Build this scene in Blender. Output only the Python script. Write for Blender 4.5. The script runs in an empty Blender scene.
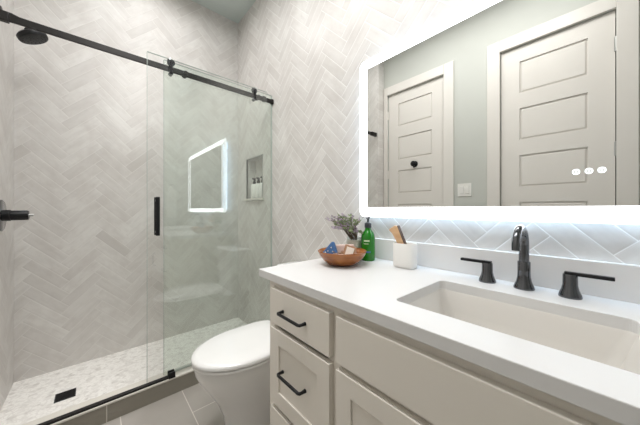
import bpy, bmesh, math, random
from mathutils import Vector, Matrix
R = math.radians
PI = math.pi
random.seed(7)
SC = bpy.context.scene

# ---------------------------------------------------------------- camera, world, exposure
H = 1.12                                   # lens height; the lens stands at x=0, y=0
cam_d = bpy.data.cameras.new('camera')
cam_d.sensor_width = 36.0
cam_d.lens = 254.6 / 640 * 36
cam_d.shift_y = -3.5 / 640
cam_d.clip_start = 0.02
cam = bpy.data.objects.new('camera', cam_d)
SC.collection.objects.link(cam)
cam.location = (0, 0, H)
fwd = Vector((-.7493, .6622, 0))
cam.rotation_euler = fwd.to_track_quat('-Z', 'Y').to_euler()
SC.camera = cam

world = bpy.data.worlds.new('world'); SC.world = world
world.use_nodes = True
world.node_tree.nodes['Background'].inputs[0].default_value = (.8, .85, .9, 1)
world.node_tree.nodes['Background'].inputs[1].default_value = 0.0

SC.view_settings.view_transform = 'Standard'
SC.view_settings.look = 'None'
SC.view_settings.gamma = 1
SC.view_settings.use_curve_mapping = False
SC.view_settings.exposure = 0.68

LENS_POWER = 6.0        # lens emission of the added fill downlights
PANEL_POWER = 8.0        # added round ceiling fixture, soft fill
SPOT_POWER = 36.0         # added fill beam below each downlight left of the lens
BAND_POWER = 3.1         # frosted light band of the mirror
STRIP_POWER = 11.0        # led strip behind the mirror

def area(name, loc, sx, sy, power, col):
    d = bpy.data.lights.new(name, 'AREA'); d.shape = 'RECTANGLE'; d.size = sx; d.size_y = sy
    d.energy = power; d.color = col
    o = bpy.data.objects.new(name, d); SC.collection.objects.link(o); o.location = loc
    return o
area('fill_area_main', (-.80, .20, 2.90), 1.4, .7, 13.6, (1, .995, .995))  # soft area lamp added under the ceiling for even fill, no fitting there
area('fill_area_shower', (-1.98, .30, 2.90), .35, .7, 2.6, (1, .995, .995))  # second added lamp, lifts the shower walls

# ---------------------------------------------------------------- key planes
YN = 1.07       # vanity wall
XW = -2.447     # far shower wall
YSH = -.379     # shower left wall
YS = -.49       # door wall
XE = 1.5        # right hand wall
ZC = 2.97       # ceiling
ZSF = .04       # shower floor
XC0, XC1 = -1.835, -1.742   # curb
ZCURB = .100
ZT = .875       # counter top

# ---------------------------------------------------------------- node helpers
def srgb(r, g, b):
    f = lambda c: (c/255/12.92) if c/255 <= .04045 else ((c/255+.055)/1.055)**2.4
    return (f(r), f(g), f(b), 1)

class NT:
    def __init__(s, name):
        s.m = bpy.data.materials.new(name); s.m.use_nodes = True
        s.t = s.m.node_tree; s.n = s.t.nodes; s.l = s.t.links
        s.p = s.n['Principled BSDF']; s.out = s.n['Material Output']
    def put(s, sock, v):
        if hasattr(v, 'is_linked'): s.l.new(v, sock)
        else: sock.default_value = v
    def math(s, op, a, b=None, c=None):
        n = s.n.new('ShaderNodeMath'); n.operation = op
        s.put(n.inputs[0], a)
        if b is not None: s.put(n.inputs[1], b)
        if c is not None: s.put(n.inputs[2], c)
        return n.outputs[0]
    def pos(s):
        g = s.n.new('ShaderNodeNewGeometry')
        x = s.n.new('ShaderNodeSeparateXYZ'); s.l.new(g.outputs['Position'], x.inputs[0])
        return g.outputs['Position'], x.outputs
    def obj(s):
        return s.n.new('ShaderNodeTexCoord').outputs['Object']
    def comb(s, a, b, c):
        n = s.n.new('ShaderNodeCombineXYZ')
        for i, v in enumerate((a, b, c)): s.put(n.inputs[i], v)
        return n.outputs[0]
    def noise(s, vec, scale, detail=2, rough=.5):
        n = s.n.new('ShaderNodeTexNoise'); s.put(n.inputs['Vector'], vec)
        n.inputs['Scale'].default_value = scale; n.inputs['Detail'].default_value = detail
        n.inputs['Roughness'].default_value = rough
        return n.outputs['Fac']
    def white(s, vec):
        n = s.n.new('ShaderNodeTexWhiteNoise'); n.noise_dimensions = '3D'; s.put(n.inputs['Vector'], vec)
        return n.outputs['Value']
    def mix(s, f, a, b):
        n = s.n.new('ShaderNodeMix'); n.data_type = 'RGBA'
        s.put(n.inputs[0], f); s.put(n.inputs[6], a); s.put(n.inputs[7], b)
        return n.outputs[2]
    def mapr(s, v, a, b, c, d):
        n = s.n.new('ShaderNodeMapRange'); s.put(n.inputs[0], v)
        for i, q in enumerate((a, b, c, d)): s.put(n.inputs[i+1], q)
        return n.outputs[0]
    def vscale(s, vec, sc):
        n = s.n.new('ShaderNodeVectorMath'); n.operation = 'MULTIPLY'
        s.put(n.inputs[0], vec); n.inputs[1].default_value = sc
        return n.outputs[0]
    def bump(s, h, strength, dist):
        n = s.n.new('ShaderNodeBump'); n.inputs['Strength'].default_value = strength
        n.inputs['Distance'].default_value = dist
        s.put(n.inputs['Height'], h); s.l.new(n.outputs[0], s.p.inputs['Normal'])

def plain(name, col, rough=.5, metal=0, spec=.5, coat=0, emit=None, estr=0, bumpn=None):
    m = NT(name)
    m.p.inputs['Roughness'].default_value = rough
    m.p.inputs['Metallic'].default_value = metal
    m.p.inputs['Specular IOR Level'].default_value = spec
    if coat: m.p.inputs['Coat Weight'].default_value = coat
    o = m.obj()
    f = m.noise(o, 9, 2)
    c2 = tuple(c*.965 for c in col[:3])+(1,)
    m.l.new(m.mix(f, col, c2), m.p.inputs['Base Color'])
    if emit:
        m.p.inputs['Emission Color'].default_value = emit
        m.p.inputs['Emission Strength'].default_value = estr
    if bumpn: m.bump(m.noise(o, bumpn[0], 3), bumpn[1], bumpn[2])
    return m.m

def herringbone(name, axis, W=.061, n=4, h0=0.0, v0=0.0, grout=(240, 239, 237)):
    """pale glazed tiles laid in 45 degree herringbone; axis = the horizontal world axis of the wall"""
    m = NT(name)
    P, xyz = m.pos()
    h = m.math('SUBTRACT', xyz[axis], h0); v = m.math('SUBTRACT', xyz[2], v0)
    k = 1/(math.sqrt(2)*W)
    a = m.math('MULTIPLY', m.math('ADD', h, v), k)
    b = m.math('MULTIPLY', m.math('SUBTRACT', v, h), k)
    i = m.math('FLOOR', a); j = m.math('FLOOR', b)
    fa = m.math('SUBTRACT', a, i); fb = m.math('SUBTRACT', b, j)
    d = m.math('SUBTRACT', i, j)
    kk = m.math('FLOORED_MODULO', m.math('ADD', d, .0001), 2*n)
    kk = m.math('FLOOR', kk)
    ish = m.math('LESS_THAN', kk, n-.5)          # 1: runs along a
    k2 = m.math('SUBTRACT', 2*n-1, kk)           # n-1-k'
    def sel(x, y):                               # ish ? x : y
        q = m.n.new('ShaderNodeMix'); q.data_type = 'FLOAT'
        m.put(q.inputs[0], ish); m.put(q.inputs[2], y); m.put(q.inputs[3], x)
        return q.outputs[0]
    u = sel(m.math('ADD', fa, kk), m.math('ADD', fb, k2))
    w = sel(fb, fa)
    idx = sel(m.math('SUBTRACT', i, kk), i)
    idy = sel(j, m.math('SUBTRACT', j, k2))
    du = m.math('MINIMUM', u, m.math('SUBTRACT', n, u))
    dw = m.math('MINIMUM', w, m.math('SUBTRACT', 1, w))
    dd = m.math('MINIMUM', du, dw)
    tile = m.mapr(dd, .012, .030, 0, 1)         # 0 in the grout
    rnd = m.white(m.comb(idx, idy, ish))
    rnd2 = m.white(m.comb(idy, idx, m.math('ADD', ish, 5)))
    streak = m.noise(m.comb(m.math('ADD', m.math('MULTIPLY', u, .35), m.math('MULTIPLY', rnd, 40)), m.math('MULTIPLY', w, 1.5), m.math('MULTIPLY', rnd2, 20)), 1.6, 3, .5)
    base = m.mix(rnd, srgb(214, 210, 206), srgb(226, 223, 219))
    base = m.mix(m.mapr(streak, .42, .8, 0, .5), base, srgb(196, 191, 186))
    cloud = m.noise(P, 5.5, 4, .65)
    base = m.mix(m.mapr(cloud, .42, .68, 0, .6), base, srgb(198, 192, 187))
    pk = m.mapr(rnd2, .86, 1, 0, .5)
    base = m.mix(pk, base, srgb(192, 187, 182))
    col = m.mix(tile, srgb(*grout), base)
    m.l.new(col, m.p.inputs['Base Color'])
    m.l.new(m.mapr(tile, 0, 1, .7, .38), m.p.inputs['Roughness'])
    prof = m.mapr(dd, .012, .09, 0, 1)
    wav = m.noise(m.comb(m.math('ADD', u, m.math('MULTIPLY', rnd, 30)), w, rnd2), 1.1, 2)
    tilt = m.math('MULTIPLY', m.math('SUBTRACT', rnd2, .5), w)
    hgt = m.math('ADD', prof, m.math('ADD', m.math('MULTIPLY', wav, .9), m.math('MULTIPLY', tilt, .5)))
    m.bump(hgt, .3, .002)
    return m.m

def grid_tiles(name, c1, c2, grout, sx, sy, ox, oy, ax, ay, rough=.45, g=.0022, shift=.5):
    m = NT(name); P, xyz = m.pos()
    v = m.math('DIVIDE', m.math('SUBTRACT', xyz[ay], oy), sy); j = m.math('FLOOR', v)
    u = m.math('DIVIDE', m.math('SUBTRACT', xyz[ax], ox), sx)
    u = m.math('ADD', u, m.math('MULTIPLY', m.math('FLOORED_MODULO', j, 2), shift)); i = m.math('FLOOR', u)
    fu = m.math('SUBTRACT', u, i); fv = m.math('SUBTRACT', v, j)
    du = m.math('MULTIPLY', m.math('MINIMUM', fu, m.math('SUBTRACT', 1, fu)), sx)
    dv = m.math('MULTIPLY', m.math('MINIMUM', fv, m.math('SUBTRACT', 1, fv)), sy)
    t = m.mapr(m.math('MINIMUM', du, dv), g*.7, g*1.2, 0, 1)
    r = m.white(m.comb(i, j, 3))
    f = m.math('ADD', m.math('MULTIPLY', r, .35), m.math('MULTIPLY', m.noise(P, 7, 5, .6), .75))
    m.l.new(m.mix(t, grout, m.mix(f, c1, c2)), m.p.inputs['Base Color'])
    m.p.inputs['Roughness'].default_value = rough
    m.bump(m.math('ADD', t, m.math('MULTIPLY', m.noise(P, 60, 3), .15)), .3, .001)
    return m.m

def pebbles(name):
    m = NT(name); P, xyz = m.pos()
    vo = m.n.new('ShaderNodeTexVoronoi'); vo.inputs['Scale'].default_value = 52; m.l.new(m.vscale(P, (1, .75, 1)), vo.inputs['Vector'])
    ve = m.n.new('ShaderNodeTexVoronoi'); ve.feature = 'DISTANCE_TO_EDGE'; ve.inputs['Scale'].default_value = 52
    m.l.new(m.vscale(P, (1, .75, 1)), ve.inputs['Vector'])
    sep = m.n.new('ShaderNodeSeparateColor'); m.l.new(vo.outputs['Color'], sep.inputs[0])
    r = sep.outputs[0]
    c = m.mix(m.mapr(r, .6, 1, 0, .8), srgb(242, 239, 234), srgb(206, 201, 195))
    c = m.mix(m.mapr(m.noise(P, 40, 4), .5, .75, 0, .5), c, srgb(176, 170, 163))
    e = m.mapr(ve.outputs['Distance'], .03, .09, 0, 1)
    m.l.new(m.mix(e, srgb(228, 224, 219), c), m.p.inputs['Base Color'])
    m.p.inputs['Roughness'].default_value = .45
    m.bump(e, .5, .0015)
    return m.m

def wood(name, c1, c2, c3, axis=2, rough=.35):
    m = NT(name); o = m.obj()
    sc = [9, 9, 9]; sc[axis] = 60
    f = m.noise(m.vscale(o, tuple(sc)), 1.0, 5, .6)
    f2 = m.noise(o, 14, 2)
    c = m.mix(m.mapr(f, .3, .7, 0, 1), c1, c2)
    m.l.new(m.mix(m.mapr(f2, .5, .8, 0, .6), c, c3), m.p.inputs['Base Color'])
    m.p.inputs['Roughness'].default_value = rough
    return m.m

def clear_glass(name, tint, boost=1.7, ior=1.5):
    m = NT(name); m.n.remove(m.p)
    tr = m.n.new('ShaderNodeBsdfTransparent'); tr.inputs[0].default_value = tint
    gl = m.n.new('ShaderNodeBsdfGlossy'); gl.inputs['Roughness'].default_value = .0
    gl.inputs[0].default_value = (.97, 1, .98, 1)
    fr = m.n.new('ShaderNodeFresnel'); fr.inputs[0].default_value = ior
    ge = m.n.new('ShaderNodeNewGeometry')
    f = m.math('MULTIPLY', m.math('MULTIPLY', fr.outputs[0], boost), m.math('SUBTRACT', 1, ge.outputs['Backfacing']))
    f = m.math('MINIMUM', f, .9)
    mx = m.n.new('ShaderNodeMixShader'); m.l.new(f, mx.inputs[0])
    m.l.new(tr.outputs[0], mx.inputs[1]); m.l.new(gl.outputs[0], mx.inputs[2])
    m.l.new(mx.outputs[0], m.out.inputs[0])
    return m.m

M = {}
M['tile_x'] = herringbone('glazed_herringbone_vanity', 0, h0=-.292, v0=.0)
M['tile_y'] = herringbone('glazed_herringbone_shower', 1, h0=-.13, v0=.02, grout=(226, 223, 219))
M['tile_l'] = herringbone('glazed_herringbone_left', 0, h0=-.2, v0=.02, grout=(226, 223, 219))
M['floor'] = grid_tiles('grey_floor_tile', srgb(178, 172, 165), srgb(162, 156, 149), srgb(214, 208, 200), .61, .30, -1.515, .402, 0, 1)
M['curb'] = grid_tiles('shaded_curb_tile', srgb(150, 145, 134), srgb(136, 131, 120), srgb(205, 200, 190), .61, 5.0, .046, -1, 1, 2, shift=0)  # same tile as the floor, darkened to paint in the face's shade
M['stone'] = plain('pale_stone', srgb(216, 211, 202), .3)
M['pebble'] = pebbles('white_stone_mosaic')
M['paint'] = plain('sage_grey_paint', srgb(199, 200, 194), .6, bumpn=(200, .05, .0005))
M['ceil'] = plain('ceiling_paint', srgb(204, 213, 209), .7)
M['trim'] = plain('white_satin_paint', srgb(226, 221, 215), .4)
M['cab'] = plain('greige_cabinet_paint', srgb(233, 227, 217), .42)
M['cabin'] = plain('cabinet_interior', srgb(190, 180, 165), .6)
M['quartz'] = plain('white_quartz', srgb(226, 225, 224), .33)
M['ceramic'] = plain('white_ceramic', srgb(242, 241, 239), .08, coat=.5)
M['basin'] = plain('basin_ceramic', srgb(226, 222, 216), .12, coat=.3)
M['black'] = plain('matte_black_metal', (.007, .007, .008, 1), .4, metal=.0, spec=.3)
M['bronze'] = plain('black_rail_metal', (.026, .024, .023, 1), .35, metal=.7)
M['gun'] = plain('dark_gunmetal', (.12, .124, .135, 1), .12, coat=.4, metal=.9)
M['nickel'] = plain('satin_nickel', (.5, .5, .49, 1), .3, metal=1)
M['glass_s'] = clear_glass('sliding_glass', (.997, .999, .997, 1), 2.4)
M['glass_f'] = clear_glass('fixed_glass', (.955, .991, .968, 1), 2.4)
M['jar'] = clear_glass('jar_glass', (.93, .95, .94, 1), 2.0)
M['edge'] = plain('glass_edge', srgb(186, 194, 188), .15)
M['wood'] = wood('orange_brown_wood', srgb(166, 100, 46), srgb(122, 66, 26), srgb(186, 124, 66), rough=.25)
M['wood2'] = wood('pale_beech', srgb(236, 200, 160), srgb(216, 172, 128), srgb(240, 214, 182))
M['dkwood'] = wood('dark_walnut', srgb(92, 62, 42), srgb(70, 46, 30), srgb(110, 78, 54))
M['green'] = plain('green_bottle_plastic', srgb(20, 122, 14), .12, coat=.4)
M['ltgreen'] = plain('pale_green_print', srgb(214, 236, 200), .4)
M['bluep'] = plain('blue_print', srgb(70, 110, 170), .4)
M['dkpump'] = plain('dark_grey_plastic', srgb(58, 62, 66), .3)
M['white_pl'] = plain('white_stoneware', srgb(240, 238, 234), .35)
M['blue'] = plain('blue_wrapper', srgb(52, 98, 150), .5)
M['pink'] = plain('pale_pink_paper', srgb(226, 200, 190), .7)
M['kraft'] = plain('kraft_card', srgb(170, 130, 98), .7)
M['card'] = plain('cream_label', srgb(238, 230, 220), .6)
M['leaf1'] = plain('grey_green_leaf', srgb(136, 152, 110), .6)
M['leaf2'] = plain('muted_purple_leaf', srgb(172, 158, 172), .6)
M['stem'] = plain('brown_stem', srgb(96, 84, 66), .7)
M['towel'] = plain('white_towel', srgb(232, 230, 226), .9, bumpn=(300, .4, .002))
M['plate'] = plain('white_switch_plastic', srgb(236, 234, 229), .3)
M['rubber'] = plain('black_rubber', (.02, .02, .02, 1), .7)

def emitter(name, col, strength):
    m = NT(name); m.n.remove(m.p)
    e = m.n.new('ShaderNodeEmission'); e.inputs[0].default_value = col; e.inputs[1].default_value = strength
    m.l.new(e.outputs[0], m.out.inputs[0]); return m.m
M['band'] = emitter('frosted_light_band', (.95, .975, 1, 1), BAND_POWER)
M['strip'] = emitter('led_strip', (.52, .75, 1, 1), STRIP_POWER)
M['lens'] = emitter('fill_downlight_lens', (1, .975, .95, 1), LENS_POWER)
M['panel'] = emitter('fill_panel_lens', (1, .975, .95, 1), PANEL_POWER)
M['icon'] = emitter('touch_icon_light', (.9, .97, 1, 1), 1.6)
mm = NT('silvered_mirror'); mm.p.inputs['Base Color'].default_value = (.80, .81, .79, 1)
mm.p.inputs['Metallic'].default_value = 1; mm.p.inputs['Roughness'].default_value = 0.0
M['mirror'] = mm.m

# ---------------------------------------------------------------- mesh helpers
def box(bm, x0, x1, y0, y1, z0, z1, mat=None):
    vs = [bm.verts.new((x, y, z)) for x in (x0, x1) for y in (y0, y1) for z in (z0, z1)]
    for f in ((0,1,3,2), (4,6,7,5), (0,4,5,1), (2,3,7,6), (0,2,6,4), (1,5,7,3)):
        bm.faces.new([vs[i] for i in f])
    if mat is not None: bmesh.ops.transform(bm, matrix=mat, verts=vs)
    return vs

def lathe(bm, prof, seg=40, mat=None, close=True):
    """prof: list of (r, z) bottom to top round the z axis"""
    rings = []
    vs = []
    for r, z in prof:
        if r < 1e-6:
            ring = [bm.verts.new((0, 0, z))]
        else:
            ring = [bm.verts.new((r*math.cos(2*PI*i/seg), r*math.sin(2*PI*i/seg), z)) for i in range(seg)]
        rings.append(ring); vs += ring
    for a, b in zip(rings, rings[1:]):
        for i in range(seg):
            j = (i+1) % seg
            if len(a) == 1 and len(b) == 1: continue
            if len(a) == 1: bm.faces.new([a[0], b[j], b[i]])
            elif len(b) == 1: bm.faces.new([a[i], a[j], b[0]])
            else: bm.faces.new([a[i], a[j], b[j], b[i]])
    if close:
        if len(rings[0]) > 1: bm.faces.new(rings[0][::-1])
        if len(rings[-1]) > 1: bm.faces.new(rings[-1])
    if mat is not None: bmesh.ops.transform(bm, matrix=mat, verts=vs)
    return vs

def tube(bm, pts, rad, seg=16, caps=True, flat=None):
    pts = [Vector(p) for p in pts]
    rads = rad if isinstance(rad, (list, tuple)) else [rad]*len(pts)
    prev = None; rings = []
    for i, p in enumerate(pts):
        t = (pts[min(i+1, len(pts)-1)] - pts[max(i-1, 0)]).normalized()
        if prev is None:
            up = Vector((0, 0, 1)) if abs(t.z) < .9 else Vector((1, 0, 0))
            nx = t.cross(up).normalized()
        else:
            nx = (prev - t*prev.dot(t)).normalized()
        ny = t.cross(nx); prev = nx
        ky = flat if flat else 1
        rings.append([bm.verts.new(p + nx*rads[i]*math.cos(2*PI*k/seg) + ny*rads[i]*ky*math.sin(2*PI*k/seg)) for k in range(seg)])
    for a, b in zip(rings, rings[1:]):
        for k in range(seg):
            bm.faces.new([a[k], a[(k+1) % seg], b[(k+1) % seg], b[k]])
    if caps: bm.faces.new(rings[0][::-1]); bm.faces.new(rings[-1])

def loft(bm, rings, cap0=True, cap1=True):
    rr = [[bm.verts.new(p) for p in r] for r in rings]
    n = len(rr[0])
    for a, b in zip(rr, rr[1:]):
        for k in range(n):
            bm.faces.new([a[k], a[(k+1) % n], b[(k+1) % n], b[k]])
    if cap0: bm.faces.new(rr[0][::-1])
    if cap1: bm.faces.new(rr[-1])
    return rr

def rrect(x0, x1, y0, y1, r, k=6):
    pts = []
    for cx, cy, a0 in ((x1-r, y1-r, 0), (x0+r, y1-r, 90), (x0+r, y0+r, 180), (x1-r, y0+r, 270)):
        for i in range(k+1):
            a = R(a0 + 90*i/k); pts.append((cx+r*math.cos(a), cy+r*math.sin(a)))
    return pts

def plate(bm, outer, holes, d0, d1, mp):
    """flat slab with holes; mp(u, v, d) -> xyz"""
    edges = []; vv = []
    for loop in [outer]+holes:
        vs = [bm.verts.new((u, v, 0)) for u, v in loop]; vv.append(vs)
        edges += [bm.edges.new((vs[i], vs[(i+1) % len(vs)])) for i in range(len(vs))]
    res = bmesh.ops.triangle_fill(bm, use_beauty=True, use_dissolve=False, edges=edges)
    faces = [f for f in res['geom'] if isinstance(f, bmesh.types.BMFace)]
    top = {}
    for vs in vv:
        for v in vs: top[v] = bm.verts.new((v.co.x, v.co.y, 1))
    for f in faces: bm.faces.new([top[v] for v in reversed(f.verts)])
    for vs in vv:
        for i in range(len(vs)):
            a, b = vs[i], vs[(i+1) % len(vs)]
            bm.faces.new([a, b, top[b], top[a]])
    for vs in vv:
        for v in vs:
            u, w = v.co.x, v.co.y
            v.co = mp(u, w, d0); top[v].co = mp(u, w, d1)

def obj(name, bm, mat, parent=None, smooth=None, bevel=0, bseg=2, subsurf=0, label=None):
    bmesh.ops.recalc_face_normals(bm, faces=bm.faces[:])
    me = bpy.data.meshes.new(name); bm.to_mesh(me); bm.free()
    me.materials.append(mat if not isinstance(mat, str) else M[mat])
    o = bpy.data.objects.new(name, me); SC.collection.objects.link(o)
    if parent is not None:
        o.parent = parent
        # parents stand at their thing's base; children keep world shape
        o.matrix_parent_inverse = parent_world(parent).inverted()
    if bevel:
        b = o.modifiers.new('bevel', 'BEVEL'); b.width = bevel; b.segments = bseg
        b.limit_method = 'ANGLE'; b.angle_limit = R(35); b.harden_normals = False
    if subsurf:
        s = o.modifiers.new('sub', 'SUBSURF'); s.levels = subsurf; s.render_levels = subsurf
    if smooth is not None:
        for p in me.polygons: p.use_smooth = True
        if smooth < 180:
            me.update()
            bm2 = bmesh.new(); bm2.from_mesh(me)
            for e in bm2.edges:
                if len(e.link_faces) == 2 and e.calc_face_angle(0) > R(smooth): e.smooth = False
            bm2.to_mesh(me); bm2.free()
    if label: o['label'] = label
    return o

def parent_world(o):
    m = Matrix.LocRotScale(o.location, o.rotation_euler, o.scale)
    if o.parent is not None: m = parent_world(o.parent) @ o.matrix_parent_inverse @ m
    return m

def thing(name, label, cat, loc=(0, 0, 0), group=None):
    o = bpy.data.objects.new(name, None); SC.collection.objects.link(o)
    o.empty_display_size = .05; o.location = loc
    o['label'] = label; o['category'] = cat
    if group: o['group'] = group
    return o
def tag(o, label, cat, group=None):
    o['label'] = label; o['category'] = cat
    if group: o['group'] = group
    return o
def struct(o, label=None):
    o['kind'] = 'structure'
    if label: o['label'] = label
    return o
def B(): return bmesh.new()
def bx(name, mat, parent, x0, x1, y0, y1, z0, z1, bevel=0, **k):
    bm = B(); box(bm, x0, x1, y0, y1, z0, z1); return obj(name, bm, mat, parent, bevel=bevel, **k)
def axisY(loc, s=1):   # lathe axis z -> world +y * s
    return Matrix.Translation(loc) @ Matrix.Rotation(R(-90*s), 4, 'X')
def axisX(loc, s=1):
    return Matrix.Translation(loc) @ Matrix.Rotation(R(90*s), 4, 'Y')

# ================================================================ the room
T = .12
struct(bx('floor', 'floor', None, XC1, XE, YS, YN, -.1, 0), 'grey rectangular floor tiles with pale grout')
struct(bx('shower_floor', 'pebble', None, XW, XC0, YSH, YN, -.1, ZSF), 'white stone mosaic shower floor')
struct(bx('ceiling', 'ceil', None, XW-T, XE+T, YS-T, YN+T, ZC, ZC+.1), 'pale grey green ceiling')

# vanity wall with the shower niche cut in
NX0, NX1, NZ0, NZ1, ND = -2.246, -1.951, 1.215, 1.578, .085
bm = B()
plate(bm, [(XW-T, -.1), (XE+T, -.1), (XE+T, ZC), (XW-T, ZC)],
      [[(NX0, NZ0), (NX1, NZ0), (NX1, NZ1), (NX0, NZ1)]], YN, YN+ND, lambda u, v, d: (u, d, v))
box(bm, XW-T, XE+T, YN+ND, YN+T, -.1, ZC)
struct(obj('wall_right', bm, 'tile_x'), 'pale herringbone tiled wall behind the vanity')
struct(bx('wall_back', 'tile_y', None, XW-T, XW, YS-T, YN, -.1, ZC), 'pale herringbone tiled far wall of the shower')
struct(bx('wall_left', 'tile_l', None, XW, XC1-.005, YS-T, YSH, -.1, ZC), 'herringbone tiled side wall of the shower')
struct(bx('wall_east', 'paint', None, XE, XE+T, YS, YN, -.1, ZC))

# door wall, with the two door openings notched in
D = [(-1.694, -1.058), (-.600, .036)]; DZ = 2.43
bm = B()
outl = [(XC1-.005, -.1)]
for a, b in D: outl += [(a, -.1), (a, DZ), (b, DZ), (b, -.1)]
outl += [(XE+T, -.1), (XE+T, ZC), (XC1-.005, ZC)]
plate(bm, outl, [], YS, YS-T, lambda u, v, d: (u, d, v))
struct(obj('wall_front', bm, 'paint'), 'sage grey painted wall with two white doors')

def door(name, x0, x1, label, hinge_left, casing_left):
    root = bpy.data.objects.new(name, None); SC.collection.objects.link(root); root.location = (x0, YS, 0)
    struct(root, label)
    g = .004
    yf = YS - .012
    # stiles, rails and six recessed panels
    bm = B(); s = .128
    xs = (x0+g, x0+s, x1-s, x1-g)
    holes = []
    zt = DZ - .124
    pz = []
    for k in range(6):
        z1 = zt - k*.377; z0 = z1 - .252; pz.append((z0, z1))
        holes.append([(xs[1], z0), (xs[2], z0), (xs[2], z1), (xs[1], z1)])
    plate(bm, [(xs[0], .008), (xs[3], .008), (xs[3], DZ-g), (xs[0], DZ-g)], holes, yf, yf-.012, lambda u, v, d: (u, d, v))
    box(bm, xs[0], xs[3], yf-.035, yf-.012, .008, DZ-g)
    for z0, z1 in pz:                                        # raised field inside each panel
        a, b = xs[1]+.016, xs[2]-.016
        o1 = [(xs[1]+.004, yf-.012, z0+.004), (xs[2]-.004, yf-.012, z0+.004), (xs[2]-.004, yf-.012, z1-.004), (xs[1]+.004, yf-.012, z1-.004)]
        o2 = [(a, yf-.004, z0+.016), (b, yf-.004, z0+.016), (b, yf-.004, z1-.016), (a, yf-.004, z1-.016)]
        loft(bm, [o1, o2], cap0=False)
    slab = obj('door_slab', bm, 'trim', root, bevel=.002)
    # casing
    cw = .092; bm = B()
    if casing_left: box(bm, x0-cw, x0, YS, YS+.018, 0, DZ+cw)
    else: box(bm, XC1, x0, YS, YS+.018, 0, DZ+cw)
    box(bm, x1, x1+cw, YS, YS+.018, 0, DZ+cw)
    box(bm, x0, x1, YS, YS+.018, DZ, DZ+cw)
    obj('door_casing', bm, 'trim', root, bevel=.003)
    hx = x0 if hinge_left else x1
    for z in (2.2, 1.515, .9, .25):
        bm = B()
        lathe(bm, [(.006, z-.048), (.006, z+.048)], 12, Matrix.Translation((hx, YS+.002, 0)))
        box(bm, hx-.010, hx+.010, YS-.010, YS-.001, z-.045, z+.045)
        obj('hinge', bm, 'trim' if hinge_left else 'nickel', root, smooth=40)
    kx = x1-.06 if hinge_left else x0+.06
    bm = B(); lathe(bm, [(0, 0), (.026, 0), (.026, .006), (.010, .010), (.010, .030), (.024, .040), (.028, .052), (.020, .064), (0, .067)], 28, axisY((kx, yf, .93)))
    obj('door_knob', bm, 'black', root, smooth=50)
    return root
door('door_1', *D[0], 'white panelled door beside the shower wall', True, False)
door('door_2', *D[1], 'white panelled door with wide casing, facing the sink', False, True)

struct(bx('baseboard_front', 'trim', None, D[0][1]+.093, D[1][0]-.093, YS, YS+.014, 0, .12, .003))
struct(bx('baseboard_east', 'trim', None, XE-.014, XE, YS, YN, 0, .12, .003))

# shower curb: tiled face, pale stone cap
root = bpy.data.objects.new('shower_curb', None); SC.collection.objects.link(root); root.location = (XC0, YSH, 0)
struct(root, 'low shower curb faced in grey tile with a pale stone cap')
bx('curb_face', 'curb', root, XC0, XC1, YSH, YN, -.1, ZCURB-.010)
bx('curb_cap', 'stone', root, XC0-.003, XC1+.003, YSH, YN, ZCURB-.010, ZCURB, .002)

# niche trim
bm = B(); fw = .010
plate(bm, [(NX0-fw, NZ0), (NX1+fw, NZ0), (NX1+fw, NZ1+fw), (NX0-fw, NZ1+fw)], [[(NX0, NZ0+.002), (NX1, NZ0+.002), (NX1, NZ1), (NX0, NZ1)]],
      YN-.004, YN+.01, lambda u, v, d: (u, d, v))
struct(obj('trim_1', bm, 'nickel'), 'thin dark metal edging round the shower niche')
struct(bx('trim_2', 'stone', None, NX0-.03, NX1+.03, YN-.018, YN+ND-.001, NZ0-.018, NZ0, .002), 'pale stone sill of the shower niche')

# ================================================================ shower glass and hardware
ZR = 1.977; XR = -1.780
XF, XS = -1.800, -1.758        # fixed and sliding panes (centre lines)
ZG = 2.032
rail = thing('shower_rail', 'long black metal rail crossing above the shower opening between the tiled walls', 'rail', (XR, YSH, ZR))
bx('bar', 'bronze', rail, XR-.006, XR+.006, YSH+.02, YN-.012, ZR-.0165, ZR+.0165, .002)
bm = B(); box(bm, XR-.014, XR+.014, YSH, YSH+.09, ZR-.021, ZR+.021)
obj('wall_bracket', bm, 'bronze', rail, bevel=.003)
bm = B(); box(bm, XR-.012, XR+.012, YN-.022, YN, ZR-.018, ZR+.018)
obj('wall_bracket', bm, 'bronze', rail, bevel=.003)
for y in (.43, .938):                                       # clamps into the fixed glass
    bm = B()
    lathe(bm, [(.0, 0), (.016, 0), (.016, .010), (.009, .012), (.009, .04), (.014, .041), (.014, .048), (0, .048)], 24, axisX((XF-.009, y, ZR)))
    obj('glass_clamp', bm, 'bronze', rail, smooth=40)
bm = B(); box(bm, XR-.011, XR+.013, .975, 1.0, ZR-.020, ZR+.020)
obj('door_stop', bm, 'black', rail, bevel=.003)

fx = thing('fixed_glass_panel', 'fixed clear greenish glass shower panel fastened to the vanity wall', 'glass panel', (XF, .317, ZCURB))
bx('pane', 'glass_f', fx, XF-.004, XF+.004, .317, YN-.003, ZCURB+.004, ZG)
bx('wall_channel', 'edge', fx, XF-.007, XF+.007, YN-.006, YN, ZCURB, ZG, .001)
bx('bottom_channel', 'edge', fx, XF-.007, XF+.007, .36, YN-.006, ZCURB, ZCURB+.012, .001)
bx('top_edge', 'edge', fx, XF-.004, XF+.004, .317, YN-.003, ZG, ZG+.0025)
bx('edge_seal', 'edge', fx, XF-.004, XF+.004, .3145, .317, ZCURB+.004, ZG)

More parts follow.
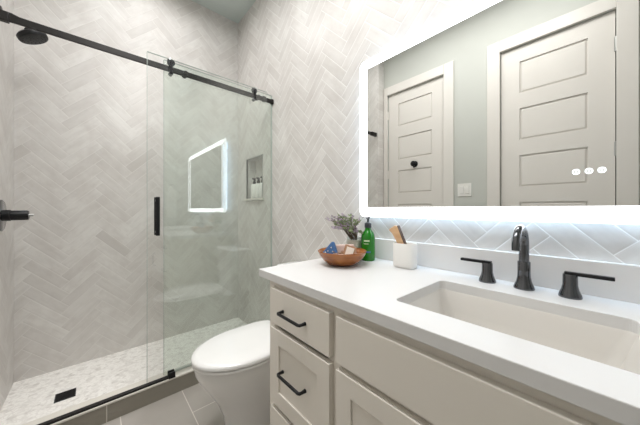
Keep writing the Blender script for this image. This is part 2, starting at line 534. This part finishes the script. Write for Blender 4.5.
dr = thing('sliding_shower_door', 'clear glass sliding shower door with a black pull handle, slid half open', 'shower door', (XS, .226, ZCURB))
bx('pane', 'glass_s', dr, XS-.004, XS+.004, .226, 1.0, ZCURB+.022, ZG-.006)
bx('top_edge', 'edge', dr, XS-.004, XS+.004, .226, 1.0, ZG-.006, ZG-.0035)
bx('edge_seal', 'edge', dr, XS-.004, XS+.004, .2235, .226, ZCURB+.022, ZG-.006)
for y in (.347, .90):
    bm = B()
    lathe(bm, [(0, 0), (.012, 0), (.012, .012), (.021, .013), (.022, .016), (.022, .026), (.019, .029), (.008, .029), (.007, .032), (0, .032)], 32, axisX((XR-.008, y, ZR+.036)))
    rl = obj('roller', bm, 'gun', dr, smooth=40)
    bm = B(); lathe(bm, [(0, 0), (.011, 0), (.012, .003), (.012, .030), (.009, .033), (0, .033)], 24, axisX((XR-.008, y, ZR-.030)))
    obj('guide_wheel', bm, 'gun', rl, smooth=40)
    bx('hanger_plate', 'black', rl, XS+.004, XS+.009, y-.007, y+.007, ZR-.034, ZR+.040, .002)
bm = B()
hy = .273
for xo in (XS+.030, XS-.026):
    box(bm, xo-.006, xo+.006, hy-.010, hy+.010, .965, 1.190)
for z in (.985, 1.170):
    lathe(bm, [(.008, 0), (.008, .056)], 14, axisX((XS-.026, hy, z)))
obj('pull_handle', bm, 'black', dr, bevel=.002)

tr = thing('threshold_bar', 'black metal bar along the curb under the open shower entry', 'track', (XS, YSH, ZCURB))
bx('bar', 'bronze', tr, XS-.012, XS+.012, YSH, .330, ZCURB, ZCURB+.012, .002)
gd = thing('floor_guide', 'small black block guiding the sliding glass at the end of the curb bar', 'door guide', (XS, .345, ZCURB))
bx('clip', 'black', gd, XS+.006, XS+.020, .330, .366, ZCURB, ZCURB+.036, .003)
bx('clip', 'black', gd, XS-.018, XS-.006, .330, .366, ZCURB, ZCURB+.036, .003)
bx('base', 'black', gd, XS-.018, XS+.020, .330, .366, ZCURB, ZCURB+.012, .002)

# shower head
sh = thing('shower_fixture', 'black round shower head on a short arm from the left tiled wall', 'shower head', (-2.13, YSH, 2.13))
bm = B(); tube(bm, [(-2.13, YSH+.005, 2.165), (-2.13, YSH+.04, 2.165), (-2.13, YSH+.075, 2.155), (-2.13, -.275, 2.125)], .0105, 16)
obj('arm', bm, 'black', sh, smooth=40)
bm = B(); lathe(bm, [(0, 0), (.030, 0), (.028, .008), (.014, .012), (.0, .012)], 28, axisY((-2.13, YSH, 2.165)))
obj('flange', bm, 'black', sh, smooth=40)
hm = Matrix.Translation((-2.13, -.255, 2.070)) @ Matrix.Rotation(R(27), 4, 'X')
bm = B(); lathe(bm, [(0, -.002), (.054, -.002), (.061, .0), (.064, .006), (.064, .020), (.056, .028), (.024, .036), (.018, .05), (.014, .056), (0, .056)], 40, hm)
hd = obj('head', bm, 'black', sh, smooth=40)
bm = B()
for k, r in ((1, 0), (7, .018), (12, .034), (16, .048)):
    for q in range(k):
        a = 2*PI*q/k
        bmesh.ops.create_uvsphere(bm, u_segments=8, v_segments=5, radius=.0026, matrix=hm @ Matrix.Translation((r*math.cos(a), r*math.sin(a), -.003)))
obj('spray_nozzles', bm, 'gun', hd, smooth=180)['kind'] = 'stuff'

sv = thing('shower_valve', 'black shower valve with a round plate and lever on the left tiled wall', 'shower valve', (-2.16, YSH, 1.08))
bm = B(); lathe(bm, [(0, 0), (.085, 0), (.085, .004), (.079, .008), (0, .009)], 48, axisY((-2.16, YSH, 1.085)))
obj('escutcheon', bm, 'gun', sv, smooth=40)
bm = B(); lathe(bm, [(.030, 0), (.030, .028), (.027, .030), (.027, .088), (.024, .094), (0, .094)], 32, axisY((-2.16, YSH+.006, 1.085)))
obj('handle_body', bm, 'black', sv, smooth=40)
bm = B(); tube(bm, [(-2.16, YSH+.098, 1.085), (-2.16, YSH+.118, 1.085)], [.008, .006], 12)
obj('lever', bm, 'nickel', sv, smooth=40)

dn = thing('shower_drain', 'small square black drain grate set in the white shower floor', 'drain', (-2.08, -.128, ZSF))
bm = B(); sx0, sx1, sy0, sy1 = -2.125, -2.037, -.172, -.084
plate(bm, [(sx0, sy0), (sx1, sy0), (sx1, sy1), (sx0, sy1)], [[(sx0+.006, sy0+.006), (sx1-.006, sy0+.006), (sx1-.006, sy1-.006), (sx0+.006, sy1-.006)]], ZSF-.004, ZSF+.003, lambda u, v, d: (u, v, d))
obj('frame', bm, 'black', dn)
bm = B()
for k in range(8):
    x = sx0+.009+k*.0095; box(bm, x, x+.005, sy0+.006, sy1-.006, ZSF, ZSF+.0025)
box(bm, sx0+.006, sx1-.006, sy0+.006, sy1-.006, ZSF-.004, ZSF+.0008)
obj('grate', bm, 'black', dn)

# niche bottles
def toiletry(x, h, label, hh):
    t = thing('toiletry_bottle', label, 'bottle', (x, YN+.030, NZ0), 'white bottles in the shower niche')
    mt = Matrix.Translation((x, YN+.030, NZ0))
    bm = B(); lathe(bm, [(0, 0), (.030, 0), (.032, .004), (.032, h-.012), (.026, h-.003), (.013, h), (.0, h)], 28, mt)
    obj('body', bm, 'white_pl', t, smooth=40)
    bm = B(); lathe(bm, [(.015, h-.001), (.015, h+.018), (.011, h+.020), (.010, h+.03), (.010, h+hh), (.0, h+hh)], 20, mt)
    cp = obj('pump', bm, 'black', t, smooth=40)
    bm = B(); box(bm, x-.009, x+.009, YN+.010, YN+.038, NZ0+h+hh-.004, NZ0+h+hh+.008)
    obj('nozzle', bm, 'black', cp, bevel=.002)
toiletry(-2.155, .135, 'white pump bottle in the shower niche, the one nearest its left side', .045)
toiletry(-2.078, .135, 'white pump bottle in the shower niche, the middle one of three', .045)
toiletry(-2.000, .135, 'white pump bottle in the shower niche, the one nearest the glass edge', .045)

# ================================================================ toilet
CX = -1.232
def egg(w, yf, yb, z, cx=CX, n=48, pf=1.0, pb=.55, cyk=.52):
    cy = yf + (yb-yf)*cyk
    pts = []
    for i in range(n):
        a = 2*PI*i/n; c, s = math.cos(a), math.sin(a)
        p = pf if s < 0 else pb
        q = (abs(s)**p)*(1 if s >= 0 else -1)
        px = abs(c)**(.98 if s < 0 else pb)*(1 if c >= 0 else -1)
        pts.append((cx + w*px, cy + (cy-yf if s < 0 else yb-cy)*q, z))
    return pts
to = thing('toilet', 'white toilet with closed lid between the shower curb and the vanity', 'toilet', (CX, .7, 0))
bm = B()
loft(bm, [egg(.110, .478, 1.03, 0), egg(.110, .478, 1.03, .012), egg(.110, .476, 1.03, .05), egg(.116, .466, 1.03, .12), egg(.133, .438, 1.03, .19),
          egg(.153, .400, 1.03, .255), egg(.168, .362, 1.03, .315), egg(.179, .340, 1.03, .36), egg(.180, .336, 1.03, .388), egg(.176, .340, 1.03, .398)])
obj('bowl', bm, 'ceramic', to, smooth=60)
bm = B()
loft(bm, [egg(.176, .336, .825, .399, pb=.45), egg(.183, .328, .825, .404, pb=.45), egg(.183, .328, .825, .412, pb=.45), egg(.178, .333, .825, .417, pb=.45)])
obj('seat', bm, 'ceramic', to, smooth=60)
bm = B()
loft(bm, [egg(.178, .332, .825, .419, pb=.45), egg(.185, .325, .828, .423, pb=.45), egg(.185, .325, .828, .433, pb=.45), egg(.180, .331, .823, .440, pb=.45), egg(.165, .35, .81, .4435, pb=.45), egg(.09, .45, .71, .446, pb=.5)])
obj('lid', bm, 'ceramic', to, smooth=60)
for s in (-1, 1):
    bm = B(); lathe(bm, [(.012, -.028), (.012, .028)], 16, Matrix.Translation((CX+s*.075, .838, .424)) @ Matrix.Rotation(R(90), 4, 'Y'))
    obj('hinge_cap', bm, 'ceramic', to, smooth=40)
bm = B()
rg = lambda i, z: [(x, y, z) for x, y in rrect(CX-.182+i, CX+.182-i, .872+i, 1.056-i*.3, .03)]
loft(bm, [rg(.018, .395), rg(.012, .42), rg(.004, .55), rg(0, .735)])
obj('tank', bm, 'ceramic', to, smooth=50)
bm = B(); loft(bm, [rg(-.004, .736), rg(-.006, .74), rg(-.006, .756), rg(.0, .764), rg(.02, .767)])
obj('tank_lid', bm, 'ceramic', to, smooth=50)
bm = B(); lathe(bm, [(0, .766), (.024, .766), (.024, .770), (.021, .772), (0, .772)], 28, Matrix.Translation((CX, .965, 0)))
obj('flush_button', bm, 'nickel', to, smooth=40)

# ================================================================ vanity
VX0, VX1 = -.897, .557      # cabinet sides
VF = .525                   # face frame front
va = thing('vanity_cabinet', 'long greige vanity cabinet with shaker drawers and black pulls', 'cabinet', (VX0, VF, 0))
bm = B()
ZB = .845
box(bm, VX0, VX0+.018, VF+.0205, YN-.001, 0, ZB); box(bm, VX1-.018, VX1, VF+.0205, YN-.001, 0, ZB)
box(bm, VX0, VX0+.06, VF, VF+.0205, 0, .0745); box(bm, VX1-.06, VX1, VF, VF+.0205, 0, .0745)
box(bm, VX0, VX1, VF+.07, YN-.001, .08, .098); box(bm, VX0, VX1, YN-.009, YN-.001, .09, ZB)
box(bm, VX0, VX1, VF+.06, VF+.075, 0, .09)
# face frame
plate(bm, [(VX0, .075), (VX1, .075), (VX1, ZB), (VX0, ZB)],
      [[(-.830, .12), (-.556, .12), (-.556, .80), (-.830, .80)], [(-.48, .12), (.14, .12), (.14, .655), (-.48, .655)],
       [(-.48, .705), (.14, .705), (.14, .80), (-.48, .80)], [(.216, .12), (.49, .12), (.49, .80), (.216, .80)]], VF, VF+.02, lambda u, v, d: (u, d, v))
obj('carcass', bm, 'cab', va, bevel=.0012)

def front(kind, x0, x1, z0, z1, shaker):
    bm = B(); y0, y1 = VF-.020, VF
    if shaker:
        s = .056
        plate(bm, [(x0, z0), (x1, z0), (x1, z1), (x0, z1)], [[(x0+s, z0+s), (x1-s, z0+s), (x1-s, z1-s), (x0+s, z1-s)]], y0, y1-.0135, lambda u, v, d: (u, d, v))
        box(bm, x0, x1, y1-.0135, y1, z0, z1)
    else:
        box(bm, x0, x1, y0, y1, z0, z1)
    return obj(kind, bm, 'cab', va, bevel=.0022, bseg=2)
def pull(fr, cx, cz, L=.128, vert=False):
    bm = B(); y0 = VF-.020; r = .0052
    e = (lambda t, y: (cx, y, cz+t)) if vert else (lambda t, y: (cx+t, y, cz))
    h = L/2
    tube(bm, [e(-h, y0), e(-h, y0-.016), e(-h+.001, y0-.022), e(-h+.006, y0-.025), e(h-.006, y0-.025), e(h-.001, y0-.022), e(h, y0-.016), e(h, y0)], [.0062, .0048, r, r, r, r, .0048, .0062], 14)
    obj('drawer_pull' if not vert else 'door_pull', bm, 'black', fr, smooth=50)
LD = (-.858, -.532); RD = (.192, .518)
for (a, b) in (LD, RD):
    c = (a+b)/2
    pull(front('drawer', a, b, .690, .820, False), c-.012, .752)
    pull(front('drawer', a, b, .388, .672, True), c-.012, .537)
    pull(front('drawer', a, b, .095, .370, True), c-.012, .250)
front('false_front', -.506, .166, .690, .820, False)
pull(front('cabinet_door', -.506, -.173, .095, .672, True), -.200, .56, vert=True)
pull(front('cabinet_door', -.167, .166, .095, .672, True), -.140, .56, vert=True)

TX0, TX1, TY0 = -.949, .609, .503
SX0, SX1, SY0, SY1 = -.382, .044, .604, .896
bm = B()
plate(bm, [(TX0, TY0), (TX1, TY0), (TX1, YN), (TX0, YN)], [rrect(SX0, SX1, SY0, SY1, .018)], ZB, ZT, lambda u, v, d: (u, v, d))
tag(obj('countertop', bm, 'quartz', bevel=.0018), 'white stone countertop with a rectangular sink cutout', 'countertop')
tag(bx('backsplash', 'quartz', None, TX0, TX1, YN-.020, YN, ZT, .973, .0015), 'low white stone backsplash strip along the back of the counter', 'backsplash')

sk = thing('sink', 'white rectangular undermount sink basin sunk into the countertop', 'sink', (-.169, .75, ZB))
bm = B()
def sr(l, r, f, b, z, rad): return [(x, y, z) for x, y in rrect(SX0+l, SX1-r, SY0+f, SY1-b, rad)]
loft(bm, [sr(-.02, -.02, -.02, -.02, ZB-.001, .03), sr(-.002, -.002, -.002, -.002, ZB-.001, .022), sr(.0, .0, 0, 0, ZB-.006, .022), sr(.018, .018, .006, .006, ZB-.06, .028),
          sr(.036, .036, .012, .014, ZB-.115, .035), sr(.052, .052, .026, .028, ZB-.135, .045), sr(.09, .09, .06, .06, ZB-.141, .05), sr(.185, .185, .12, .12, ZB-.144, .012)], cap0=False)
ob = obj('basin', bm, 'basin', sk, smooth=50)
sm = ob.modifiers.new('thick', 'SOLIDIFY'); sm.thickness = .006; sm.offset = 0
bm = B(); lathe(bm, [(0, 0), (.022, 0), (.024, .003), (.016, .005), (0, .004)], 28, Matrix.Translation((-.169, .75, ZB-.141)))
obj('sink_drain', bm, 'gun', sk, smooth=50)

# faucet: arched spout and two lever handles
fc = thing('faucet', 'dark arched widespread faucet with two lever handles behind the sink', 'faucet', (-.172, .992, ZT))
fx0, fy0 = -.172, .992
bm = B()
lathe(bm, [(0, 0), (.026, 0), (.0265, .004), (.024, .010), (.0195, .022), (.0168, .036), (.0162, .05), (.0162, .082), (.0150, .084), (.0, .084)], 36, Matrix.Translation((fx0, fy0, ZT)))
obj('spout_base', bm, 'gun', fc, smooth=45)
bm = B()
pts = [(fx0, fy0, ZT+.08), (fx0, fy0, ZT+.11), (fx0, fy0, ZT+.135)]
rr = .052
for k in range(1, 15):
    a = PI*k/14*.97
    pts.append((fx0, fy0-rr+rr*math.cos(a), ZT+.135+rr*1.0*math.sin(a)))
pts.append((fx0, pts[-1][1]-.0005, ZT+.128))
tube(bm, pts, [.0130]*3+[.0130-.0002*k for k in range(len(pts)-3)], 24)
obj('spout', bm, 'gun', fc, smooth=50)
for hx, s in ((-.270, -1), (-.070, 1)):
    mt = Matrix.Translation((hx, fy0, ZT))
    bm = B(); lathe(bm, [(0, 0), (.0245, 0), (.025, .004), (.023, .010), (.0185, .022), (.0160, .034), (.0155, .062), (.0145, .064), (0, .064)], 36, mt)
    hb = obj('handle', bm, 'gun', fc, smooth=45)
    bm = B()
    x0, x1 = (hx-.082, hx+.012) if s < 0 else (hx-.012, hx+.082)
    box(bm, x0, x1, fy0-.0075, fy0+.0075, ZT+.0610, ZT+.0700)
    obj('lever', bm, 'black', hb, bevel=.0015)

# ================================================================ mirror
MX0, MX1, MZ0, MZ1 = -.852, .512, 1.081, 1.872
YM = 1.030; bw = .047
mi = thing('lighted_mirror', 'wide wall mirror with a glowing white border above the vanity', 'mirror', (MX0, YN, MZ0))
bm = B()
inner = rrect(MX0+bw, MX1-bw, MZ0+bw, MZ1-bw, .004, 3)
loft(bm, [[(x, YM, z) for x, z in inner], [(x, YM+.004, z) for x, z in inner]])
obj('mirror_glass', bm, 'mirror', mi)
bm = B(); plate(bm, rrect(MX0, MX1, MZ0, MZ1, .028, 8), [inner], YM, YM+.005, lambda u, v, d: (u, d, v))
obj('light_band', bm, 'band', mi, label='glowing frosted white border')
bm = B(); ins = .045
loft(bm, [[(x, YM+.0055, z) for x, z in rrect(MX0+.002, MX1-.002, MZ0+.002, MZ1-.002, .028, 6)], [(x, YM+.008, z) for x, z in rrect(MX0+.002, MX1-.002, MZ0+.002, MZ1-.002, .028, 6)]])
obj('backing', bm, 'nickel', mi)
bx('chassis', 'nickel', mi, MX0+ins, MX1-ins, YM+.008, YN, MZ0+ins, MZ1-ins)
bm = B(); y0, y1 = YM+.014, YN-.012; e = .003
plate(bm, [(MX0+ins-e, MZ0+ins-e), (MX1-ins+e, MZ0+ins-e), (MX1-ins+e, MZ1-ins+e), (MX0+ins-e, MZ1-ins+e)],
      [[(MX0+ins, MZ0+ins), (MX1-ins, MZ0+ins), (MX1-ins, MZ1-ins), (MX0+ins, MZ1-ins)]], y0, y1, lambda u, v, d: (u, d, v))
obj('led_strip', bm, 'strip', mi)
for k, bxx in enumerate((-.0607, -.0352, -.0110)):
    bm = B()
    lathe(bm, [(.0050, 0), (.0080, 0), (.0080, .0006), (.0050, .0006)], 28, axisY((bxx, YM-.0001, 1.226), -1), close=False)
    for q in range(4 + k):
        a = 2*PI*q/(4+k)
        box(bm, -.0004, .0004, -.0016, .0016, 0, .0006, axisY((bxx+.0018*math.cos(a), YM-.0001, 1.226+.0018*math.sin(a)), -1))
    obj('touch_button', bm, 'icon', mi, label='small glowing round touch icon')

# ================================================================ things on the counter
bwx, bwy = -.790, .822
wb = thing('wooden_bowl', 'round orange-brown wooden bowl holding small packets on the counter', 'bowl', (bwx, bwy, ZT))
bwx -= -.004
bm = B(); lathe(bm, [(0, 0), (.047, 0), (.063, .004), (.084, .022), (.101, .044), (.1075, .060), (.1055, .0625), (.102, .060), (.090, .044), (.074, .024), (.05, .010), (0, .008)], 64, Matrix.Translation((bwx, bwy, ZT)))
obj('bowl_body', bm, 'wood', wb, smooth=50)
wb.location = (bwx, bwy, ZT)

def rot(cx, cy, cz, rx, ry, rz):
    return Matrix.Translation((cx, cy, cz)) @ Matrix.Rotation(R(rz), 4, 'Z') @ Matrix.Rotation(R(ry), 4, 'Y') @ Matrix.Rotation(R(rx), 4, 'X')
# blue wrapped packet, tetra shaped
bm = B(); mt = rot(-.832, .80, ZT+.038, -12, 8, 28)
v = [bm.verts.new(p) for p in ((-.038, -.016, 0), (.038, -.016, 0), (.038, .016, .002), (-.038, .016, .002), (-.006, -.006, .060), (.006, -.006, .060), (.006, .006, .060), (-.006, .006, .060))]
for f in ((0, 3, 2, 1), (4, 5, 6, 7), (0, 1, 5, 4), (1, 2, 6, 5), (2, 3, 7, 6), (3, 0, 4, 7)): bm.faces.new([v[i] for i in f])
bmesh.ops.transform(bm, matrix=mt, verts=v)
pk = obj('wrapped_soap', bm, 'blue', bevel=.006, bseg=3); tag(pk, 'blue triangular wrapped packet in the wooden bowl', 'packet')
bm = B()
for dx, dz in ((-.012, .014), (.010, .016), (-.001, .032), (.018, .008), (-.022, .006)):
    box(bm, dx-.003, dx+.003, -.0185+dz*.2, -.0150+dz*.2, dz-.0012, dz+.0012, mt); box(bm, dx-.0012, dx+.0012, -.0185+dz*.2, -.0150+dz*.2, dz-.003, dz+.003, mt)
obj('printed_motif', bm, 'card', pk)
# pale pink paper parcel
bm = B(); box(bm, -.045, .045, -.012, .012, 0, .052, rot(-.800, .858, ZT+.030, -8, -4, 25))
tag(obj('paper_parcel', bm, 'pink', bevel=.006, bseg=3), 'pale pink paper parcel at the back of the wooden bowl', 'packet')
# kraft box with a white label
mt = rot(-.748, .822, ZT+.034, -20, 16, 38)
kb = thing('soap_box', 'small tan card box with a cream label leaning in the wooden bowl', 'box', (-.745, .822, ZT+.024))
bm = B(); box(bm, -.026, .026, -.012, .012, 0, .052, mt); obj('carton', bm, 'kraft', kb, bevel=.002)
bm = B(); box(bm, -.016, .017, -.0135, -.012, .006, .044, mt); obj('paper_label', bm, 'card', kb, bevel=.0006)
# shredded filler
bm = B()
for k in range(60):
    a = random.uniform(0, 2*PI); r = random.uniform(0, .07)
    box(bm, -.020, .020, -.002, .002, -.0006, .0006, rot(bwx+r*math.cos(a), bwy+r*math.sin(a), ZT+.034+random.uniform(-.002, .020)*(1-r/.1), random.uniform(-40, 40), random.uniform(-35, 35), random.uniform(0, 360)))
fl = tag(obj('paper_shreds', bm, 'kraft'), 'tan paper shreds filling the wooden bowl', 'shreds'); fl['kind'] = 'stuff'

# glass jar with dried sprigs
jx, jy = -.828, .955
jr = thing('glass_jar', 'small clear glass jar behind the wooden bowl', 'jar', (jx, jy, ZT))
bm = B(); lathe(bm, [(0, .001), (.034, .001), (.038, .006), (.038, .088), (.035, .098), (.036, .108), (.033, .108), (.032, .098), (.0345, .088), (.0345, .008), (0, .006)], 40, Matrix.Translation((jx, jy, ZT)))
obj('jar_body', bm, 'jar', jr, smooth=40)
bm = B(); lathe(bm, [(0, .007), (.0335, .007), (.0335, .092), (0, .092)], 32, Matrix.Translation((jx, jy, ZT)))
obj('filling', bm, 'card', jr, smooth=40)
sp = thing('dried_sprigs', 'bushy grey-green and mauve dried sprigs standing in the glass jar', 'plant', (jx, jy, ZT+.094))
bs = B(); b1 = B(); b2 = B()
def leaf(bm, p, d, L, w):
    d = d.normalized(); s = d.cross(Vector((random.uniform(-1, 1), random.uniform(-1, 1), random.uniform(-.3, 1)))).normalized(); n = d.cross(s)
    top = [p, p+d*L*.4+s*w+n*.0008, p+d*L+n*.001, p+d*L*.4-s*w+n*.0008]; bot = [q-n*.0012 for q in top]
    vt = [bm.verts.new(q) for q in top]; vb = [bm.verts.new(q) for q in bot]
    bm.faces.new(vt); bm.faces.new(vb[::-1])
    for i in range(4): bm.faces.new([vt[i], vb[i], vb[(i+1) % 4], vt[(i+1) % 4]])
for k in range(40):
    a = random.uniform(0, 2*PI); spread = random.uniform(.02, .105)
    top = Vector((jx-.052+spread*1.12*math.cos(a), jy-.02+min(spread*math.sin(a), .07)*.8, ZT+random.uniform(.150, .235)-spread*.30))
    base = Vector((jx+.015*math.cos(a), jy+.015*math.sin(a), ZT+.094))
    mid = base.lerp(top, .5) + Vector((0, 0, .02)) - Vector((math.cos(a), math.sin(a), 0))*.012
    P = [base, base.lerp(mid, .5), mid, mid.lerp(top, .5)+Vector((0, 0, .004)), top]
    P = [Vector((p.x, min(p.y, YN-.03), p.z)) for p in P]
    tube(bs, P, [.0014, .0013, .0011, .0009, .0006], 6)
    tgt = b1 if k % 2 == 0 else b2
    for q in range(15):
        t = random.uniform(.45, 1); i = min(int(t*4), 3); p = P[i].lerp(P[i+1], t*4-i)
        d = Vector((random.uniform(-1, 1), random.uniform(-1, .6), random.uniform(-.3, 1)))
        leaf(tgt, p, d, random.uniform(.011, .020), random.uniform(.003, .0055))
obj('stem_cluster', bs, 'stem', sp, smooth=180)
obj('foliage', b1, 'leaf1', sp); obj('foliage', b2, 'leaf2', sp, label='mauve grey leaf sprays')

# green pump bottle
gx, gy = -.763, .982
gb = thing('soap_bottle', 'green pump soap bottle with dark top on the counter below the mirror corner', 'bottle', (gx, gy, ZT))
mt = Matrix.Translation((gx, gy, ZT))
bm = B(); lathe(bm, [(0, 0), (.030, 0), (.033, .004), (.0335, .010), (.0335, .105), (.032, .118), (.026, .132), (.017, .142), (.0145, .148), (.0145, .158), (0, .158)], 44, mt)
obj('bottle_body', bm, 'green', gb, smooth=50)
bm = B(); lathe(bm, [(.016, .156), (.0165, .158), (.0165, .176), (.013, .180), (.0055, .182), (.0050, .200), (.0, .200)], 28, mt)
pc = obj('pump_collar', bm, 'dkpump', gb, smooth=45)
bm = B(); lathe(bm, [(0, .197), (.0085, .197), (.0085, .208), (.006, .211), (0, .211)], 20, mt)
tube(bm, [(gx, gy, ZT+.204), (gx+.012, gy-.022, ZT+.204), (gx+.017, gy-.031, ZT+.200)], [.0045, .004, .0034], 12)
obj('nozzle', bm, 'dkpump', pc, smooth=45)
def printed(name, z0, z1, a0, a1, mat):
    bm = B(); rows = []
    for z in (z0, z1):
        rows.append([bm.verts.new((gx+.0339*math.cos(R(a0+(a1-a0)*i/10)), gy+.0339*math.sin(R(a0+(a1-a0)*i/10)), ZT+z)) for i in range(11)])
    for i in range(10): bm.faces.new([rows[0][i], rows[0][i+1], rows[1][i+1], rows[1][i]])
    o = obj(name, bm, mat, gb); s = o.modifiers.new('t', 'SOLIDIFY'); s.thickness = .0004; return o
c0 = math.degrees(math.atan2(-gy, -gx))
printed('print_mark', .092, .099, c0-34, c0+12, 'ltgreen'); printed('print_mark', .080, .083, c0-34, c0+4, 'ltgreen')
printed('print_mark', .040, .047, c0-20, c0+20, 'bluep')

# white oval holder
hx, hy2 = -.566, .977
def stad(a, b, z, n=48, p=.62):
    return [(hx + a*abs(math.cos(t))**p*(1 if math.cos(t) >= 0 else -1), hy2 + b*abs(math.sin(t))**p*(1 if math.sin(t) >= 0 else -1), z) for t in [2*PI*i/n for i in range(n)]]
bm = B()
loft(bm, [stad(.044, .027, ZT+.0005), stad(.047, .030, ZT+.003), stad(.048, .031, ZT+.012), stad(.048, .031, ZT+.100), stad(.0465, .0295, ZT+.102), stad(.044, .027, ZT+.100), stad(.044, .027, ZT+.012)])
tag(obj('tumbler_holder', bm, 'white_pl', smooth=45), 'white oval holder cup on the counter, with a wooden brush in it', 'cup')
# brush leaning in the holder
br = thing('wooden_brush', 'pale wooden brush leaning out of the white holder cup', 'brush', (hx, hy2, ZT+.02))
mt = rot(hx+.026, hy2, ZT+.016, 4, -24, -12)
bm = B()
prof = [(-.014, 0), (-.018, .07), (-.024, .11), (-.031, .148), (-.042, .166), (-.036, .171), (-.004, .174), (.012, .166), (.012, .12), (.010, .07), (.008, 0)]
loft(bm, [[(x, -.008, z) for x, z in prof], [(x, .008, z) for x, z in prof]])
bmesh.ops.transform(bm, matrix=mt, verts=bm.verts[:])
obj('handle', bm, 'wood2', br, bevel=.003)
bm = B(); box(bm, .0115, .0145, -.0075, .0075, .05, .168, mt)
obj('bristle_strip', bm, 'dkwood', br, bevel=.001)

# ================================================================ door wall and right wall details
rh = thing('robe_hook', 'small black robe hook on the panelled door nearest the shower', 'hook', (-1.36, YS-.012, 1.60))
hxk = -1.365; yk = YS-.016
bm = B(); lathe(bm, [(0, 0), (.032, 0), (.032, .006), (.014, .011), (.013, .03), (.026, .040), (.029, .050), (.020, .057), (0, .058)], 28, axisY((hxk, yk, 1.600)))
obj('knob', bm, 'black', rh, smooth=45)
bm = B(); tube(bm, [(hxk, yk+.010, 1.592), (hxk, yk+.016, 1.570), (hxk, yk+.03, 1.560), (hxk, yk+.042, 1.572)], .005, 12)
obj('lower_prong', bm, 'black', rh, smooth=45)

sw = thing('light_switch', 'white double light switch plate on the painted wall between the doors', 'light switch', (-.875, YS, 1.296))
bx('wall_plate', 'plate', sw, -.934, -.816, YS, YS+.006, 1.237, 1.355, .002)
for x in (-.898, -.852):
    bx('rocker', 'plate', sw, x-.0165, x+.0165, YS+.006, YS+.0105, 1.262, 1.330, .002)

for y, w in ((.99, 'nearer the mirror wall'), (.34, 'nearer the doors')):
    t = thing('towel_hook', 'black hook on the plain end wall, '+w, 'hook', (XE, y, 1.53), 'towel hooks on the end wall')
    bm = B(); lathe(bm, [(0, 0), (.022, 0), (.022, .005), (.008, .008), (.008, .040), (.017, .046), (.017, .054), (0, .055)], 24, axisX((XE, y, 1.53), -1))
    obj('knob', bm, 'black', t, smooth=45)
    bm = B()
    rings = []
    for z, ww, d in ((1.525, .012, .016), (1.50, .035, .024), (1.44, .055, .032), (1.30, .066, .036), (1.12, .070, .036), (.98, .072, .034), (.972, .070, .030)):
        ring = []
        for i in range(40):
            a = 2*PI*i/40
            f = 1 + .13*math.sin(7*a + z*3)
            ring.append((XE-.042+d*f*math.cos(a), min(y+ww*f*math.sin(a), YN-.004), z))
        rings.append(ring)
    loft(bm, rings)
    tag(obj('hand_towel', bm, 'towel', smooth=60), 'white towel hanging on the end wall hook '+w, 'towel', 'white towels on the end wall')

# ================================================================ ceiling fill lights, added out of view
for x, y, w in ((-2.12, .36, 'above the shower'), (-1.32, .30, 'above the toilet'), (.75, .30, 'at the right end of the room')):
    t = thing('fill_downlight', 'added round recessed fill light '+w, 'fill light', (x, y, ZC), 'added recessed fill lights')  # fittings added out of view to brighten the room
    bm = B(); lathe(bm, [(.078, 0), (.098, 0), (.096, .008), (.078, .010)], 40, Matrix.Translation((x, y, ZC-.0098)), close=False)
    obj('trim_ring', bm, 'trim', t, smooth=45)
    bm = B(); lathe(bm, [(0, 0), (.079, 0), (.079, .003), (0, .003)], 40, Matrix.Translation((x, y, ZC-.006)))
    obj('lens', bm, 'lens', t)
    if x > 0: continue
    ld = bpy.data.lights.new('fill_beam', 'SPOT'); ld.energy = SPOT_POWER; ld.spot_size = R(64); ld.spot_blend = 1.0  # spot added to brighten the floor and lower walls
    ld.shadow_soft_size = .10; ld.color = (1, .995, .99)
    lo = bpy.data.objects.new('fill_beam', ld); SC.collection.objects.link(lo); lo.parent = t; lo.location = (0, 0, -.03)
t = thing('fill_fixture', 'added large round flush fill light above the vanity', 'fill light', (-.35, .25, ZC))  # added out of view as a broad, soft source
bm = B(); lathe(bm, [(.215, 0), (.23, .004), (.23, .04), (.215, .04)], 56, Matrix.Translation((-.35, .25, ZC-.04)), close=False)
obj('rim', bm, 'trim', t, smooth=45)
bm = B(); lathe(bm, [(0, 0), (.214, .003), (.214, .02), (0, .02)], 56, Matrix.Translation((-.35, .25, ZC-.042)))
obj('diffuser', bm, 'panel', t, smooth=45)
